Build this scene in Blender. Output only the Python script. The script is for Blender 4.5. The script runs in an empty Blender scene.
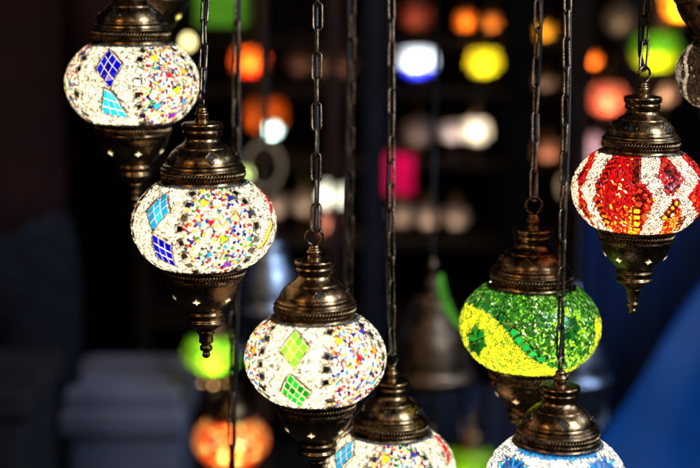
import bpy, math, random
import numpy as np
from mathutils import Vector, Matrix

random.seed(7)
rng = np.random.default_rng(11)
PI = math.pi
S = bpy.context.scene
COL = S.collection

# ------------------------------------------------------------------ camera
CAMZ, PITCH, ROLL, F = 1.35, math.radians(10.2), math.radians(0.3), 1500.0
cam_d = bpy.data.cameras.new('camera')
cam = bpy.data.objects.new('camera', cam_d); COL.objects.link(cam)
cam_d.lens = 36.0*F/700.0; cam_d.sensor_width = 36.0; cam_d.clip_end = 100; cam_d.clip_start = 0.02
CR = Matrix.Rotation(PI/2 - PITCH, 3, 'X') @ Matrix.Rotation(ROLL, 3, 'Z')
CP = Vector((0, 0, CAMZ))
cam.matrix_world = Matrix.Translation(CP) @ CR.to_4x4()
cam_d.dof.use_dof = True
cam_d.dof.focus_distance = 1.235
cam_d.dof.aperture_fstop = 3.5
S.camera = cam
def at(px, py, d):
    return CP + CR @ Vector(((px-350)/F*d, -(py-234)/F*d, -d))
CRn = np.array(CR); CPn = np.array(CP)

# ------------------------------------------------------------------ render
S.render.engine = 'CYCLES'
S.view_settings.view_transform = 'Standard'
S.view_settings.look = 'None'
S.view_settings.exposure = 0
cy = S.cycles
cy.use_denoising = True
try: cy.denoiser = 'OPENIMAGEDENOISE'
except Exception: pass
cy.max_bounces = 7; cy.diffuse_bounces = 4; cy.glossy_bounces = 4; cy.transmission_bounces = 6
cy.sample_clamp_indirect = 3.0
cy.caustics_reflective = False; cy.caustics_refractive = False
w = bpy.data.worlds.new('World'); S.world = w; w.use_nodes = True
bg = w.node_tree.nodes['Background']
bg.inputs[0].default_value = (0.45, 0.55, 1.0, 1); bg.inputs[1].default_value = 0.003

# ------------------------------------------------------------------ objects
def tag(o, label=None, cat=None, group=None, kind=None):
    if label: o['label'] = label
    if cat: o['category'] = cat
    if group: o['group'] = group
    if kind: o['kind'] = kind
    return o
def empty(name, loc=(0, 0, 0)):
    o = bpy.data.objects.new(name, None); COL.objects.link(o); o.location = loc
    o.empty_display_size = 0.01
    return o
class MB:
    def __init__(s): s.v = []; s.f = []; s.sm = []
    def add(s, vs, fs, smooth=True):
        n = len(s.v); s.v += [tuple(v) for v in vs]
        s.f += [tuple(i+n for i in f) for f in fs]; s.sm += [smooth]*len(fs)
    def lathe(s, prof, seg=72, c=(0, 0, 0), smooth=True):
        vs = []; fs = []; n = len(prof)
        if prof[-1][1] > prof[0][1]: prof = prof[::-1]
        for r, h in prof:
            for k in range(seg):
                a = 2*PI*k/seg
                vs.append((c[0]+r*math.cos(a), c[1]+r*math.sin(a), c[2]+h))
        for i in range(n-1):
            for k in range(seg):
                k2 = (k+1) % seg
                fs.append((i*seg+k, (i+1)*seg+k, (i+1)*seg+k2, i*seg+k2))
        s.add(vs, fs, smooth)
    def sweep(s, pts, rad, seg=8, closed=False):
        n = len(pts); vs = []; fs = []
        pts = [Vector(p) for p in pts]
        up = None
        for i, p in enumerate(pts):
            if closed: t = pts[(i+1) % n]-pts[i-1]
            else: t = pts[min(i+1, n-1)]-pts[max(i-1, 0)]
            t.normalize()
            if up is None:
                up = t.orthogonal().normalized()
            up = (up - t*up.dot(t)).normalized()
            b = t.cross(up)
            r = rad[i] if isinstance(rad, (list, tuple)) else rad
            for k in range(seg):
                a = 2*PI*k/seg
                vs.append(p + up*(r*math.cos(a)) + b*(r*math.sin(a)))
        m = n if closed else n-1
        for i in range(m):
            j = (i+1) % n
            for k in range(seg):
                k2 = (k+1) % seg
                fs.append((i*seg+k, j*seg+k, j*seg+k2, i*seg+k2))
        if not closed:
            fs.append(tuple(range(seg-1, -1, -1))); fs.append(tuple((n-1)*seg+k for k in range(seg)))
        s.add(vs, fs)
    def box(s, c, sz, bev=0.0, rot=0.0):
        x, y, z = [q/2 for q in sz]
        if bev <= 0:
            vs = [(sx*x, sy*y, sz_*z) for sz_ in (-1, 1) for sy in (-1, 1) for sx in (-1, 1)]
            fs = [(0, 2, 3, 1), (4, 5, 7, 6), (0, 1, 5, 4), (2, 6, 7, 3), (0, 4, 6, 2), (1, 3, 7, 5)]
        else:
            import bmesh
            bm = bmesh.new(); bmesh.ops.create_cube(bm, size=1)
            for v in bm.verts: v.co = Vector((v.co.x*sz[0], v.co.y*sz[1], v.co.z*sz[2]))
            bmesh.ops.bevel(bm, geom=list(bm.edges), offset=bev, segments=3, profile=.6, affect='EDGES')
            bm.verts.index_update()
            vs = [tuple(v.co) for v in bm.verts]; fs = [tuple(v.index for v in f.verts) for f in bm.faces]; bm.free()
        ca, sa = math.cos(rot), math.sin(rot)
        vs = [(c[0]+v[0]*ca-v[1]*sa, c[1]+v[0]*sa+v[1]*ca, c[2]+v[2]) for v in vs]
        s.add(vs, fs, False)
    def mesh(s, name):
        me = bpy.data.meshes.new(name); me.from_pydata(s.v, [], s.f); me.update()
        me.polygons.foreach_set('use_smooth', s.sm); me.update()
        return me
    def build(s, name, mat, parent=None, loc=None):
        me = s.mesh(name); me.materials.append(mat)
        o = bpy.data.objects.new(name, me); COL.objects.link(o)
        if parent is not None: o.parent = parent
        if loc is not None: o.location = loc
        return o

# ------------------------------------------------------------------ materials
def newmat(name):
    m = bpy.data.materials.new(name); m.use_nodes = True
    nt = m.node_tree; nt.nodes.clear()
    out = nt.nodes.new('ShaderNodeOutputMaterial')
    return m, nt, out
def nd(nt, t, **kw):
    n = nt.nodes.new(t)
    for k, v in kw.items():
        if k in n.inputs: n.inputs[k].default_value = v
        else: setattr(n, k, v)
    return n
def metal_mat(name, dark, lite, r0=0.2, r1=0.45, bump=0.25, scale=260):
    m, nt, out = newmat(name)
    tc = nd(nt, 'ShaderNodeTexCoord')
    n1 = nd(nt, 'ShaderNodeTexNoise'); n1.inputs['Scale'].default_value = 55; n1.inputs['Detail'].default_value = 6; n1.inputs['Roughness'].default_value = .7
    n2 = nd(nt, 'ShaderNodeTexNoise'); n2.inputs['Scale'].default_value = scale; n2.inputs['Detail'].default_value = 4
    vo = nd(nt, 'ShaderNodeTexVoronoi'); vo.inputs['Scale'].default_value = scale*1.6
    cr = nd(nt, 'ShaderNodeValToRGB')
    cr.color_ramp.elements[0].position = .38; cr.color_ramp.elements[0].color = (*dark, 1)
    cr.color_ramp.elements[1].position = .66; cr.color_ramp.elements[1].color = (*lite, 1)
    mr = nd(nt, 'ShaderNodeMapRange'); mr.inputs['To Min'].default_value = r0; mr.inputs['To Max'].default_value = r1
    mr.inputs['From Min'].default_value = .3; mr.inputs['From Max'].default_value = .7
    bp = nd(nt, 'ShaderNodeBump'); bp.inputs['Strength'].default_value = bump; bp.inputs['Distance'].default_value = 0.0006
    mx = nd(nt, 'ShaderNodeMath', operation='ADD')
    bs = nd(nt, 'ShaderNodeBsdfPrincipled'); bs.inputs['Metallic'].default_value = 1
    L = nt.links.new
    for n in (n1, n2, vo): L(tc.outputs['Object'], n.inputs['Vector'])
    L(n1.outputs['Fac'], cr.inputs['Fac']); L(cr.outputs['Color'], bs.inputs['Base Color'])
    L(n2.outputs['Fac'], mr.inputs['Value']); L(mr.outputs['Result'], bs.inputs['Roughness'])
    L(n2.outputs['Fac'], mx.inputs[0]); L(vo.outputs['Distance'], mx.inputs[1])
    L(mx.outputs[0], bp.inputs['Height']); L(bp.outputs['Normal'], bs.inputs['Normal'])
    L(bs.outputs[0], out.inputs[0])
    return m
BRASS = metal_mat('antique_brass', (0.10, 0.058, 0.027), (0.40, 0.24, 0.108), .20, .37, .12)
CHAINM = metal_mat('dark_chain_metal', (0.06, 0.044, 0.030), (0.23, 0.165, 0.11), .2, .38, .15, 400)
DOME = metal_mat('dull_dome_metal', (0.07, 0.045, 0.03), (0.22, 0.14, 0.085), .35, .55, .2, 80)
def pbr(name, col, rough=.6, metallic=0, var=.25, scale=12, bump=0.0, spec=.5):
    m, nt, out = newmat(name)
    tc = nd(nt, 'ShaderNodeTexCoord')
    n = nd(nt, 'ShaderNodeTexNoise'); n.inputs['Scale'].default_value = scale; n.inputs['Detail'].default_value = 5
    cr = nd(nt, 'ShaderNodeValToRGB')
    cr.color_ramp.elements[0].position = .3; cr.color_ramp.elements[1].position = .7
    cr.color_ramp.elements[0].color = (*[c*(1-var) for c in col], 1)
    cr.color_ramp.elements[1].color = (*[min(1, c*(1+var)) for c in col], 1)
    b = nd(nt, 'ShaderNodeBsdfPrincipled'); b.inputs['Roughness'].default_value = rough
    b.inputs['Metallic'].default_value = metallic; b.inputs['Specular IOR Level'].default_value = spec
    L = nt.links.new
    L(tc.outputs['Object'], n.inputs['Vector']); L(n.outputs['Fac'], cr.inputs['Fac']); L(cr.outputs[0], b.inputs['Base Color'])
    if bump:
        bp = nd(nt, 'ShaderNodeBump'); bp.inputs['Strength'].default_value = bump; bp.inputs['Distance'].default_value = .01
        L(n.outputs['Fac'], bp.inputs['Height']); L(bp.outputs[0], b.inputs['Normal'])
    L(b.outputs[0], out.inputs[0])
    return m
def emit(name, col, st, var=0.0, scale=30):
    m, nt, out = newmat(name)
    e = nd(nt, 'ShaderNodeEmission'); e.inputs[0].default_value = (*col, 1); e.inputs[1].default_value = st
    if var:
        tc = nd(nt, 'ShaderNodeTexCoord'); n = nd(nt, 'ShaderNodeTexNoise'); n.inputs['Scale'].default_value = scale
        mr = nd(nt, 'ShaderNodeMapRange'); mr.inputs['From Min'].default_value = .3; mr.inputs['From Max'].default_value = .7
        mr.inputs['To Min'].default_value = st*(1-var); mr.inputs['To Max'].default_value = st*(1+var)
        nt.links.new(tc.outputs['Object'], n.inputs[0]); nt.links.new(n.outputs['Fac'], mr.inputs[0]); nt.links.new(mr.outputs[0], e.inputs[1])
    nt.links.new(e.outputs[0], out.inputs[0])
    return m
def glass_chip_mat():
    m, nt, out = newmat('mosaic_glass')
    L = nt.links.new
    a = nd(nt, 'ShaderNodeAttribute'); a.attribute_name = 'tint'
    tc = nd(nt, 'ShaderNodeTexCoord')
    n = nd(nt, 'ShaderNodeTexNoise'); n.inputs['Scale'].default_value = 900; n.inputs['Detail'].default_value = 2
    L(tc.outputs['Object'], n.inputs[0])
    mr = nd(nt, 'ShaderNodeMapRange'); mr.inputs['From Min'].default_value = .25; mr.inputs['From Max'].default_value = .75
    mr.inputs['To Min'].default_value = .72; mr.inputs['To Max'].default_value = 1.15
    L(n.outputs['Fac'], mr.inputs[0])
    mul = nd(nt, 'ShaderNodeVectorMath', operation='SCALE')
    L(a.outputs['Color'], mul.inputs[0]); L(mr.outputs[0], mul.inputs['Scale'])
    tr = nd(nt, 'ShaderNodeBsdfTranslucent'); L(mul.outputs[0], tr.inputs[0])
    df = nd(nt, 'ShaderNodeBsdfDiffuse'); L(mul.outputs[0], df.inputs[0])
    gl = nd(nt, 'ShaderNodeBsdfGlossy'); gl.inputs['Roughness'].default_value = .18
    gl.inputs[0].default_value = (.9, .9, .9, 1)
    m1 = nd(nt, 'ShaderNodeMixShader'); m1.inputs[0].default_value = .3
    L(tr.outputs[0], m1.inputs[1]); L(df.outputs[0], m1.inputs[2])
    fr = nd(nt, 'ShaderNodeFresnel'); fr.inputs[0].default_value = 1.45
    m2 = nd(nt, 'ShaderNodeMixShader'); L(fr.outputs[0], m2.inputs[0]); L(m1.outputs[0], m2.inputs[1]); L(gl.outputs[0], m2.inputs[2])
    L(m2.outputs[0], out.inputs[0])
    return m
GLASS = glass_chip_mat()
CORD = pbr('black_cord_plastic', (.012, .011, .011), .45, spec=.3)
HOLE = pbr('dark_star_plate', (.006, .005, .004), .6)  # flat dark plates, their colour standing in for the shade inside star holes
STARG = emit('star_cutout_glow', (1.0, .86, .5), 1.7)  # emissive plates, standing in for bulb light seen through star holes
STARW = emit('star_cutout_glow_white', (1.0, .95, .75), 3.0)
STARO = emit('star_cutout_glow_amber', (1.0, .55, .2), 16)
STARGR = emit('star_cutout_glow_green', (.4, .9, .1), 5)

# ------------------------------------------------------------------ mosaic globe
TH = math.radians(53.5)
class Globe:
    """ellipsoid of revolution around z, param (phi, s): s = arc length from the top rim"""
    def __init__(g, a, c, bratio=.745):
        g.a = a; g.b = a*bratio; g.c = np.array(c)
        th = np.linspace(TH, -TH, 400)
        r = g.a*np.cos(th); h = g.b*np.sin(th)
        g.th = th
        g.s = np.concatenate([[0], np.cumsum(np.hypot(np.diff(r), np.diff(h)))]); g.L = g.s[-1]
        to = CPn - g.c
        g.front = math.atan2(to[1], to[0])
    def pos(g, phi, s, off=0.0):
        th = np.interp(s, g.s, g.th)
        r = g.a*np.cos(th); h = g.b*np.sin(th)
        nr = np.cos(th)/g.a; nh = np.sin(th)/g.b; ln = np.hypot(nr, nh)
        r = r + off*nr/ln; h = h + off*nh/ln
        return np.stack([r*np.cos(phi), r*np.sin(phi), h], -1)
    def pix(g, px, py):
        """photo pixel -> (phi, s) on the surface facing the camera"""
        d = CRn @ np.array([(px-350)/F, -(py-234)/F, -1.0])
        o = CPn - g.c
        sc = np.array([1/g.a, 1/g.a, 1/g.b])
        O = o*sc; D = d*sc
        A = D@D; B = O@D; C = O@O-1
        disc = B*B-A*C
        t = (-B-math.sqrt(disc))/A if disc > 0 else -B/A
        p = o+t*d; q = p*sc; q /= np.linalg.norm(q)
        th = math.asin(max(-1, min(1, q[2]))); th = max(-TH, min(TH, th))
        return math.atan2(p[1], p[0]), float(np.interp(-th, -g.th, g.s))
    def proj(g, P):
        """local points -> photo pixels"""
        q = (P + g.c - CPn) @ CRn
        return 350 + F*q[:, 0]/-q[:, 2], 234 - F*q[:, 1]/-q[:, 2]
def wrap(x): return (x+PI) % (2*PI)-PI
def in_poly(x, y, poly):
    ins = np.zeros(x.shape, bool); n = len(poly); j = n-1
    for i in range(n):
        xi, yi = poly[i]; xj, yj = poly[j]
        if yi != yj:
            ins ^= ((yi > y) != (yj > y)) & (x < (xj-xi)*(y-yi)/(yj-yi)+xi)
        j = i
    return ins
def build_globe(g, ncol, nrow, color_fn, tiles, parent, grout=(.30, .26, .20), inset=.80, raise_=.0004, beads=False, name='mosaic_globe'):
    dphi = 2*PI/ncol; ds = g.L/nrow
    K, M = np.meshgrid(np.arange(nrow+1), np.arange(2*ncol), indexing='ij')
    par = ((M % 2) == (K % 2)).astype(float)*2-1
    phi = M*dphi/2 + rng.uniform(-.23, .23, M.shape)*dphi
    s = K*ds + par*ds*.15 + rng.uniform(-.27, .27, M.shape)*ds
    edge = np.clip(np.minimum(K, nrow-K)/3, 0, 1)
    ka, kb = ncol//5, ncol//8
    s = s + edge*ds*(.55*np.sin(ka*phi+K*.9)+.45*np.sin(kb*phi-K*.55+1)+.35*np.sin((ka+7)*phi+K*1.7))
    phi = phi + dphi*(.5*np.sin(K*1.1+kb*phi)+.4*np.sin(K*.37+ka*phi*1.0))*.5
    s[0] = 0; s[-1] = g.L
    s = np.clip(s, 0, g.L)
    I, J = np.meshgrid(np.arange(nrow), np.arange(ncol), indexing='ij'); I = I.ravel(); J = J.ravel()
    o = I % 2
    m0 = (2*J+o) % (2*ncol); m1 = (m0+1) % (2*ncol); m2 = (m0+2) % (2*ncol)
    W = 2*ncol
    ring = np.stack([I*W+m0, I*W+m1, I*W+m2, (I+1)*W+m2, (I+1)*W+m1, (I+1)*W+m0], 1)
    cph = (2*J+o+1)*dphi/2; cs = (I+.5)*ds
    if beads:
        ph6 = phi.ravel()[ring]; ph6 = cph[:, None] + wrap(ph6-cph[:, None])
        c_ph = ph6.mean(1); c_s = s.ravel()[ring].mean(1)
        col = color_fn(c_ph, c_s)
        want = np.where((col.max(1)-col.min(1)) > .28)[0]; rng.shuffle(want)
        used = set(); pf = phi.ravel(); sf = s.ravel(); bd0 = np.zeros(len(cph), bool)
        for q in want:
            rg = ring[q].tolist()
            if c_s[q] < ds*1.5 or c_s[q] > g.L-ds*1.5 or any(v in used for v in rg): continue
            used.update(rg); bd0[q] = True
            Rq = g.a*math.cos(float(np.interp(c_s[q], g.s, g.th)))
            for v, p_ in zip(rg, ph6[q]):
                an = math.atan2(sf[v]-c_s[q], (p_-c_ph[q])*Rq)
                pf[v] = c_ph[q]+ds*.86*math.cos(an)/Rq; sf[v] = c_s[q]+ds*.86*math.sin(an)
        rej = np.ones(len(cph), bool); rej[bd0] = False; rej &= (col.max(1)-col.min(1)) > .28
        col[rej] = white_chips(int(rej.sum()))
        phi = pf.reshape(phi.shape); s = sf.reshape(s.shape)
    ph6 = phi.ravel()[ring]; ph6 = cph[:, None] + wrap(ph6-cph[:, None])
    s6 = s.ravel()[ring]
    cph = ph6.mean(1); cs = s6.mean(1)
    keep = np.ones(len(cph), bool)
    px = g.a/70.5     # one photo pixel on a full-size globe
    rs = lambda s0: g.a*math.cos(float(np.interp(s0, g.s, g.th)))
    T = []
    for t in tiles:
        P = t['poly']; p0 = sum(wrap(p[0]-P[0][0]) for p in P)/len(P)+P[0][0]; s0 = sum(p[1] for p in P)/len(P)
        R = rs(s0)
        loc = [(wrap(p[0]-p0)*R, p[1]-s0) for p in P]
        def expand(e):
            out = []
            n = len(loc)
            for i in range(n):
                a_ = np.array(loc[i-1]); b_ = np.array(loc[i]); c_ = np.array(loc[(i+1) % n])
                d1 = (b_-a_)/(np.linalg.norm(b_-a_)+1e-9); d2 = (b_-c_)/(np.linalg.norm(b_-c_)+1e-9)
                v = d1+d2; v = v/(np.linalg.norm(v)+1e-9)
                sn = abs(d1[0]*d2[1]-d1[1]*d2[0]); hs = math.sqrt(max(.05, (1+d1@d2)/2)) if False else 1
                k = min(2.2, 1/max(.3, math.sqrt(max(.02, (1-(-(d1@d2)))/2)) if (1-(-(d1@d2))) > 0 else .3))
                k = min(k, 1.7)
                out.append(tuple(b_+v*e*k))
            return out
        ex = expand(px*.7)
        du = wrap(cph-p0)*R; dv = cs-s0
        near = (abs(du) < .05) & (abs(dv) < .05)
        hit = np.zeros_like(keep); hit[near] = in_poly(du[near], dv[near], ex)
        keep &= ~hit
        T.append((t, p0, s0, R, loc, expand(px*1.9)))
    if not beads: col = color_fn(cph, cs)
    n = keep.sum()
    ph6, s6, ring, cph, cs, col = ph6[keep], s6[keep], ring[keep], cph[keep], cs[keep], col[keep]
    sh = np.clip(inset + rng.uniform(-.13, .13, (n, 1)), .3, .95)
    iph = cph[:, None]+(ph6-cph[:, None])*sh; is_ = cs[:, None]+(s6-cs[:, None])*sh
    if beads:
        bd = bd0[keep]
        rr_ = ds*rng.uniform(.66, .78, (n, 1))
        Rr = (g.a*np.cos(np.interp(cs, g.s, g.th)))[:, None]
        aa = np.arctan2(s6-cs[:, None], (ph6-cph[:, None])*Rr)
        iph = np.where(bd[:, None], cph[:, None]+rr_*np.cos(aa)/Rr, iph); is_ = np.where(bd[:, None], cs[:, None]+rr_*np.sin(aa), is_)
    tilt = rng.uniform(-1, 1, (n, 2))*.00022
    ang = np.arange(6)*PI/3
    off = raise_*rng.uniform(.7, 1.3, (n, 1)) + tilt[:, :1]*np.cos(ang)+tilt[:, 1:]*np.sin(ang)
    V0 = g.pos(phi.ravel(), s.ravel(), 0)
    V1 = g.pos(iph.ravel(), is_.ravel(), off.ravel())
    V = [V0, V1]; base = len(V0)
    inn = base + np.arange(n*6).reshape(n, 6)
    inn = inn[:, ::-1]; ring = ring[:, ::-1]
    loops = [inn.ravel()]; sizes = [np.full(n, 6)]; cols = [np.repeat(col, 6, 0)]
    gq = np.stack([ring, np.roll(ring, -1, 1), np.roll(inn, -1, 1), inn], -1).reshape(-1, 4)
    gcol = np.array(grout)*(.55+.45*np.minimum(1, col.max(1, keepdims=True)/.6)) * (.6+.4*col/(col.max(1, keepdims=True)+1e-6))
    gcol = gcol*rng.uniform(.3, 2.0, (n, 1))
    if beads: gcol = np.where(bd[:, None], np.array((.34, .29, .22))*rng.uniform(.2, 1.1, (n, 1)), gcol)
    loops.append(gq.ravel()); sizes.append(np.full(len(gq), 4)); cols.append(np.repeat(np.repeat(gcol, 6, 0), 4, 0))
    nv = base+len(V1)
    G = np.array(grout)*.7
    starts = [0, base]
    def fetch(i):
        for k in range(len(starts)-1, -1, -1):
            if i >= starts[k]: return V[k][i-starts[k]]
    def addpts(P, off):
        nonlocal nv
        P = np.array(P); q = g.pos(P[:, 0], np.clip(P[:, 1], 0, g.L), off); V.append(q); starts.append(nv); r = list(range(nv, nv+len(P))); nv += len(P); return r
    def addface(idx, c):
        q3 = [fetch(i) for i in idx[:3]]; nn_ = np.cross(q3[1]-q3[0], q3[2]-q3[1])
        if nn_@q3[0] < 0: idx = idx[::-1]
        loops.append(np.array(idx)); sizes.append(np.array([len(idx)])); cols.append(np.tile(np.array(c)[None], (len(idx), 1)))
    for ti, (t, p0, s0, R, loc, ex2) in enumerate(T):
        back = lambda p: (p0+p[0]/R, s0+p[1])
        e1 = addpts([back(p) for p in loc], .0001); e2 = addpts([back(p) for p in ex2], -.00025-ti*2e-6)
        k = len(loc)
        for i in range(k):
            addface([e2[i], e2[(i+1) % k], e1[(i+1) % k], e1[i]], np.array(t.get('rim', (.5, .45, .36))))
        nn, mm = t.get('n', (1, 1))
        if k == 4:
            A, B, C_, D_ = [np.array(p) for p in loc]
            lerp = lambda u, v: (A*(1-u)+B*u)*(1-v)+(D_*(1-u)+C_*u)*v
            cells = [[lerp(i/nn, j/mm), lerp((i+1)/nn, j/mm), lerp((i+1)/nn, (j+1)/mm), lerp(i/nn, (j+1)/mm)] for i in range(nn) for j in range(mm)]
        else:
            cells = [[np.array(p) for p in loc]]
        for cell in cells:
            c0 = sum(cell)/len(cell)
            f = 1-t.get('gap', .14)
            inner = [c0+(p-c0)*f for p in cell]
            h = .00045+random.uniform(-.0001, .0001)
            a1 = addpts([back(p) for p in cell], .0001); 
            P = np.array([back(p) for p in inner])
            q = g.pos(P[:, 0], np.clip(P[:, 1], 0, g.L), h + np.array([random.uniform(-.00015, .00015) for _ in P]))
            V.append(q); starts.append(nv); b1 = list(range(nv, nv+len(P))); nv += len(P)
            kk = len(cell)
            for i in range(kk): addface([a1[i], a1[(i+1) % kk], b1[(i+1) % kk], b1[i]], t.get('rim2', G))
            c = np.array(random.choice(t['cols'])) * random.uniform(.8, 1.15)
            addface(b1, c)
    V = np.concatenate(V); loops = np.concatenate(loops).astype(np.int32); sizes = np.concatenate(sizes).astype(np.int32); cols = cols_pow(np.concatenate(cols))
    me = bpy.data.meshes.new(name)
    me.vertices.add(len(V)); me.vertices.foreach_set('co', V.astype(np.float32).ravel())
    me.loops.add(len(loops)); me.loops.foreach_set('vertex_index', loops)
    me.polygons.add(len(sizes)); me.polygons.foreach_set('loop_start', np.concatenate([[0], np.cumsum(sizes)[:-1]]).astype(np.int32))
    me.polygons.foreach_set('loop_total', sizes)
    me.update(calc_edges=True); me.validate()
    at_ = me.attributes.new('tint', 'FLOAT_COLOR', 'CORNER')
    cc = np.concatenate([np.clip(cols, 0, 1), np.ones((len(cols), 1))], 1).astype(np.float32)
    if len(me.loops) == len(cc): at_.data.foreach_set('color', cc.ravel())
    else: print('LOOP MISMATCH', len(me.loops), len(cc))
    me.polygons.foreach_set('use_smooth', np.zeros(len(me.polygons), bool))
    me.materials.append(GLASS)
    ob = bpy.data.objects.new(name, me); COL.objects.link(ob); ob.parent = parent
    return ob

def cols_pow(c): return np.clip(c, 0, 1)**1.4
# ---- colour designs
WHITE = np.array((.95, .91, .80))
BEADS = np.array([(.75, .02, .02), (.80, .05, .02), (.9, .30, .02), (.95, .62, .04), (.95, .75, .06), (.03, .05, .62), (.04, .03, .42), (.03, .22, .7),
                  (.05, .45, .12), (.05, .5, .75), (.35, .05, .3), (.62, .01, .02), (.05, .05, .28), (.9, .42, .03), (.95, .70, .05), (.75, .02, .02), (.10, .5, .04)])
def white_chips(n, tone=WHITE):
    c = np.tile(tone, (n, 1))*rng.uniform(.6, 1.12, (n, 1))
    dk = rng.random(n) < .09
    c[dk] *= .35
    return c
def white_design(g, phase, tone=WHITE, halfw=31, beadp=.62):
    def fn(ph, s):
        c = white_chips(len(ph), tone)
        t = s/g.L*2-1
        d = wrap((ph-g.front-phase)*3)/3
        wv = np.radians(halfw)*(1-.35*t*t)
        inside = abs(d) < wv*.93
        clump = .5+.5*np.sin(ph*17+3*np.sin(t*5))*np.sin(t*7+ph*6)
        pick = inside & (rng.random(len(ph)) < beadp*(.25+1.1*clump))
        k = rng.integers(0, len(BEADS), len(ph))
        c[pick] = BEADS[k[pick]]**1.25*rng.uniform(.75, 1.05, (pick.sum(), 1))
        return c
    return fn
DK = [(.02, .02, .022), (.035, .03, .03), (.02, .02, .06), (.12, .11, .10), (.01, .01, .012)]
def sq_tile(g, phi, s, sz, rot, cols, asp=1.0):
    R = g.a*math.cos(float(np.interp(s, g.s, g.th)))
    pts = []
    for x, y in ((-1, -1), (1, -1), (1, 1), (-1, 1)):
        x *= asp
        u = (x*math.cos(rot)-y*math.sin(rot))*sz/2; v = (x*math.sin(rot)+y*math.cos(rot))*sz/2
        pts.append((phi+u/R, s+v))
    return dict(poly=pts, cols=cols)
def tri_tile(g, phi, s, sz, rot, cols):
    R = g.a*math.cos(float(np.interp(s, g.s, g.th)))
    return dict(poly=[(phi+math.cos(rot+k*2*PI/3)*sz/R, s+math.sin(rot+k*2*PI/3)*sz) for k in range(3)], cols=cols, gap=.1)
LIME = [(.45, .85, .03), (.35, .75, .03)]; CYANC = [(.02, .34, .62), (.02, .27, .52), (.04, .42, .62)]; ROYAL = [(.006, .008, .42), (.008, .008, .30), (.01, .02, .5)]
GREENC = [(.01, .34, .04), (.02, .45, .06), (.005, .2, .02)]; REDC = [(.7, .02, .03)]; YEL = [(.95, .7, .05)]; VIOL = [(.2, .03, .4)]; ORNG = [(.9, .35, .02)]
def white_tiles(g, phase, diamonds, seed, halfw=31):
    """diamonds: list (pixel polygon, n, colours); dark squares border the bead ovals"""
    R_ = random.Random(seed); px = g.a/70.5
    T = []
    for poly, n, cols in diamonds:
        T.append(dict(poly=[g.pix(*p) for p in poly], n=n, cols=cols, gap=.12, rim2=(.6, .55, .42)))
    for z in range(3):
        c0 = g.front+phase+z*2*PI/3
        for side in (-1, 1):
            for k, t in enumerate(np.linspace(-.82, .82, 8)):
                if R_.random() < .12: continue
                wv = math.radians(halfw)*(1-.35*t*t)
                s = (t+1)/2*g.L
                cols = [(.8, .8, .85)] if R_.random() < .12 else DK
                ph_ = c0+side*wv+R_.uniform(-.02, .02)
                if side*1.0 > 0: ph_ += 0
                T.append(sq_tile(g, ph_, s+R_.uniform(-1, 1)*px, R_.uniform(5.0, 6.6)*px, side*t*.8+R_.uniform(-.25, .25), cols))
        for (dd, t, sz, cols) in ((-12, -.62, 5, YEL), (2, .05, 5.5, LIME), (-10, .35, 5, CYANC), (12, -.3, 5, ORNG), (6, .62, 6, VIOL), (15, .3, 4.5, CYANC), (-4, -.25, 4.2, REDC), (14, -.7, 5, [(.05, .05, .35)])):
            if R_.random() < .8:
                T.append(tri_tile(g, c0+math.radians(dd*1.2+R_.uniform(-3, 3)), (t+1)/2*g.L, sz*px*R_.uniform(.95, 1.35), R_.uniform(0, 6), cols))
    return T
def add_repeats(g, diamonds, variants):
    """repeat of the diamond pair on the two other faces of the globe"""
    out = []
    for k, cs in enumerate(variants):
        for (poly, n, _), cols in zip(diamonds, cs):
            out.append(dict(poly=[(lambda q: (q[0]+(k+1)*2*PI/3, q[1]))(g.pix(*p)) for p in poly], n=n, cols=cols, gap=.12, rim2=(.6, .55, .42)))
    return out

def px_fold(g, ph, s):
    d = wrap(ph-g.front); b = abs(d) > PI/2
    ph2 = np.where(b, ph+PI, ph)
    return g.proj(g.pos(ph2, s))
def polyx(pts, y):
    p = np.array(pts, float); return np.interp(y, p[:, 1], p[:, 0])
def red_design(g):
    def fn(ph, s):
        x, y = px_fold(g, ph, s); n = len(x)
        c = np.tile((.52, .007, .016), (n, 1))*rng.uniform(.35, 1.2, (n, 1))
        r = rng.random(n)
        low = np.clip((y-188)/42, 0, 1)
        m = (r < .03+.30*low); c[m] = np.array((.85, .16, .02))*rng.uniform(.7, 1.1, (m.sum(), 1))
        m = (r > .90) & (abs(x-622) < 16) & (y > 178); c[m] = (.95, .75, .45)
        m = (r > .96-.05*low); c[m] = (.95, .45, .08)
        # amber column and lower orange ends
        m = (abs(x-636+.06*(y-190)) < 4.5) & (y > 205); c[m] = np.array((.95, .5, .03))*rng.uniform(.7, 1, (m.sum(), 1))
        m = (abs(x-672) < 12) & (y > 196) & (rng.random(n) < .45); c[m] = (.9, .3, .03)
        W = white_chips(n, np.array((.95, .84, .70)))
        bands = [([(604, 148), (603, 160), (589, 190), (607, 235), (608, 240)], 8),
                 ([(651, 148), (649, 178), (664, 198), (649, 235), (648, 240)], 9.5),
                 ([(667, 148), (677, 160), (692, 178), (681, 196), (690, 213), (678, 235)], 7.5),
                 ([(585, 148), (585, 158), (574.5, 180), (575, 200), (589, 225), (598, 240)], 4)]
        for pts, hw in bands:
            m = abs(x-polyx(pts, y)) < hw; c[m] = W[m]
        return c
    return fn
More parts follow.
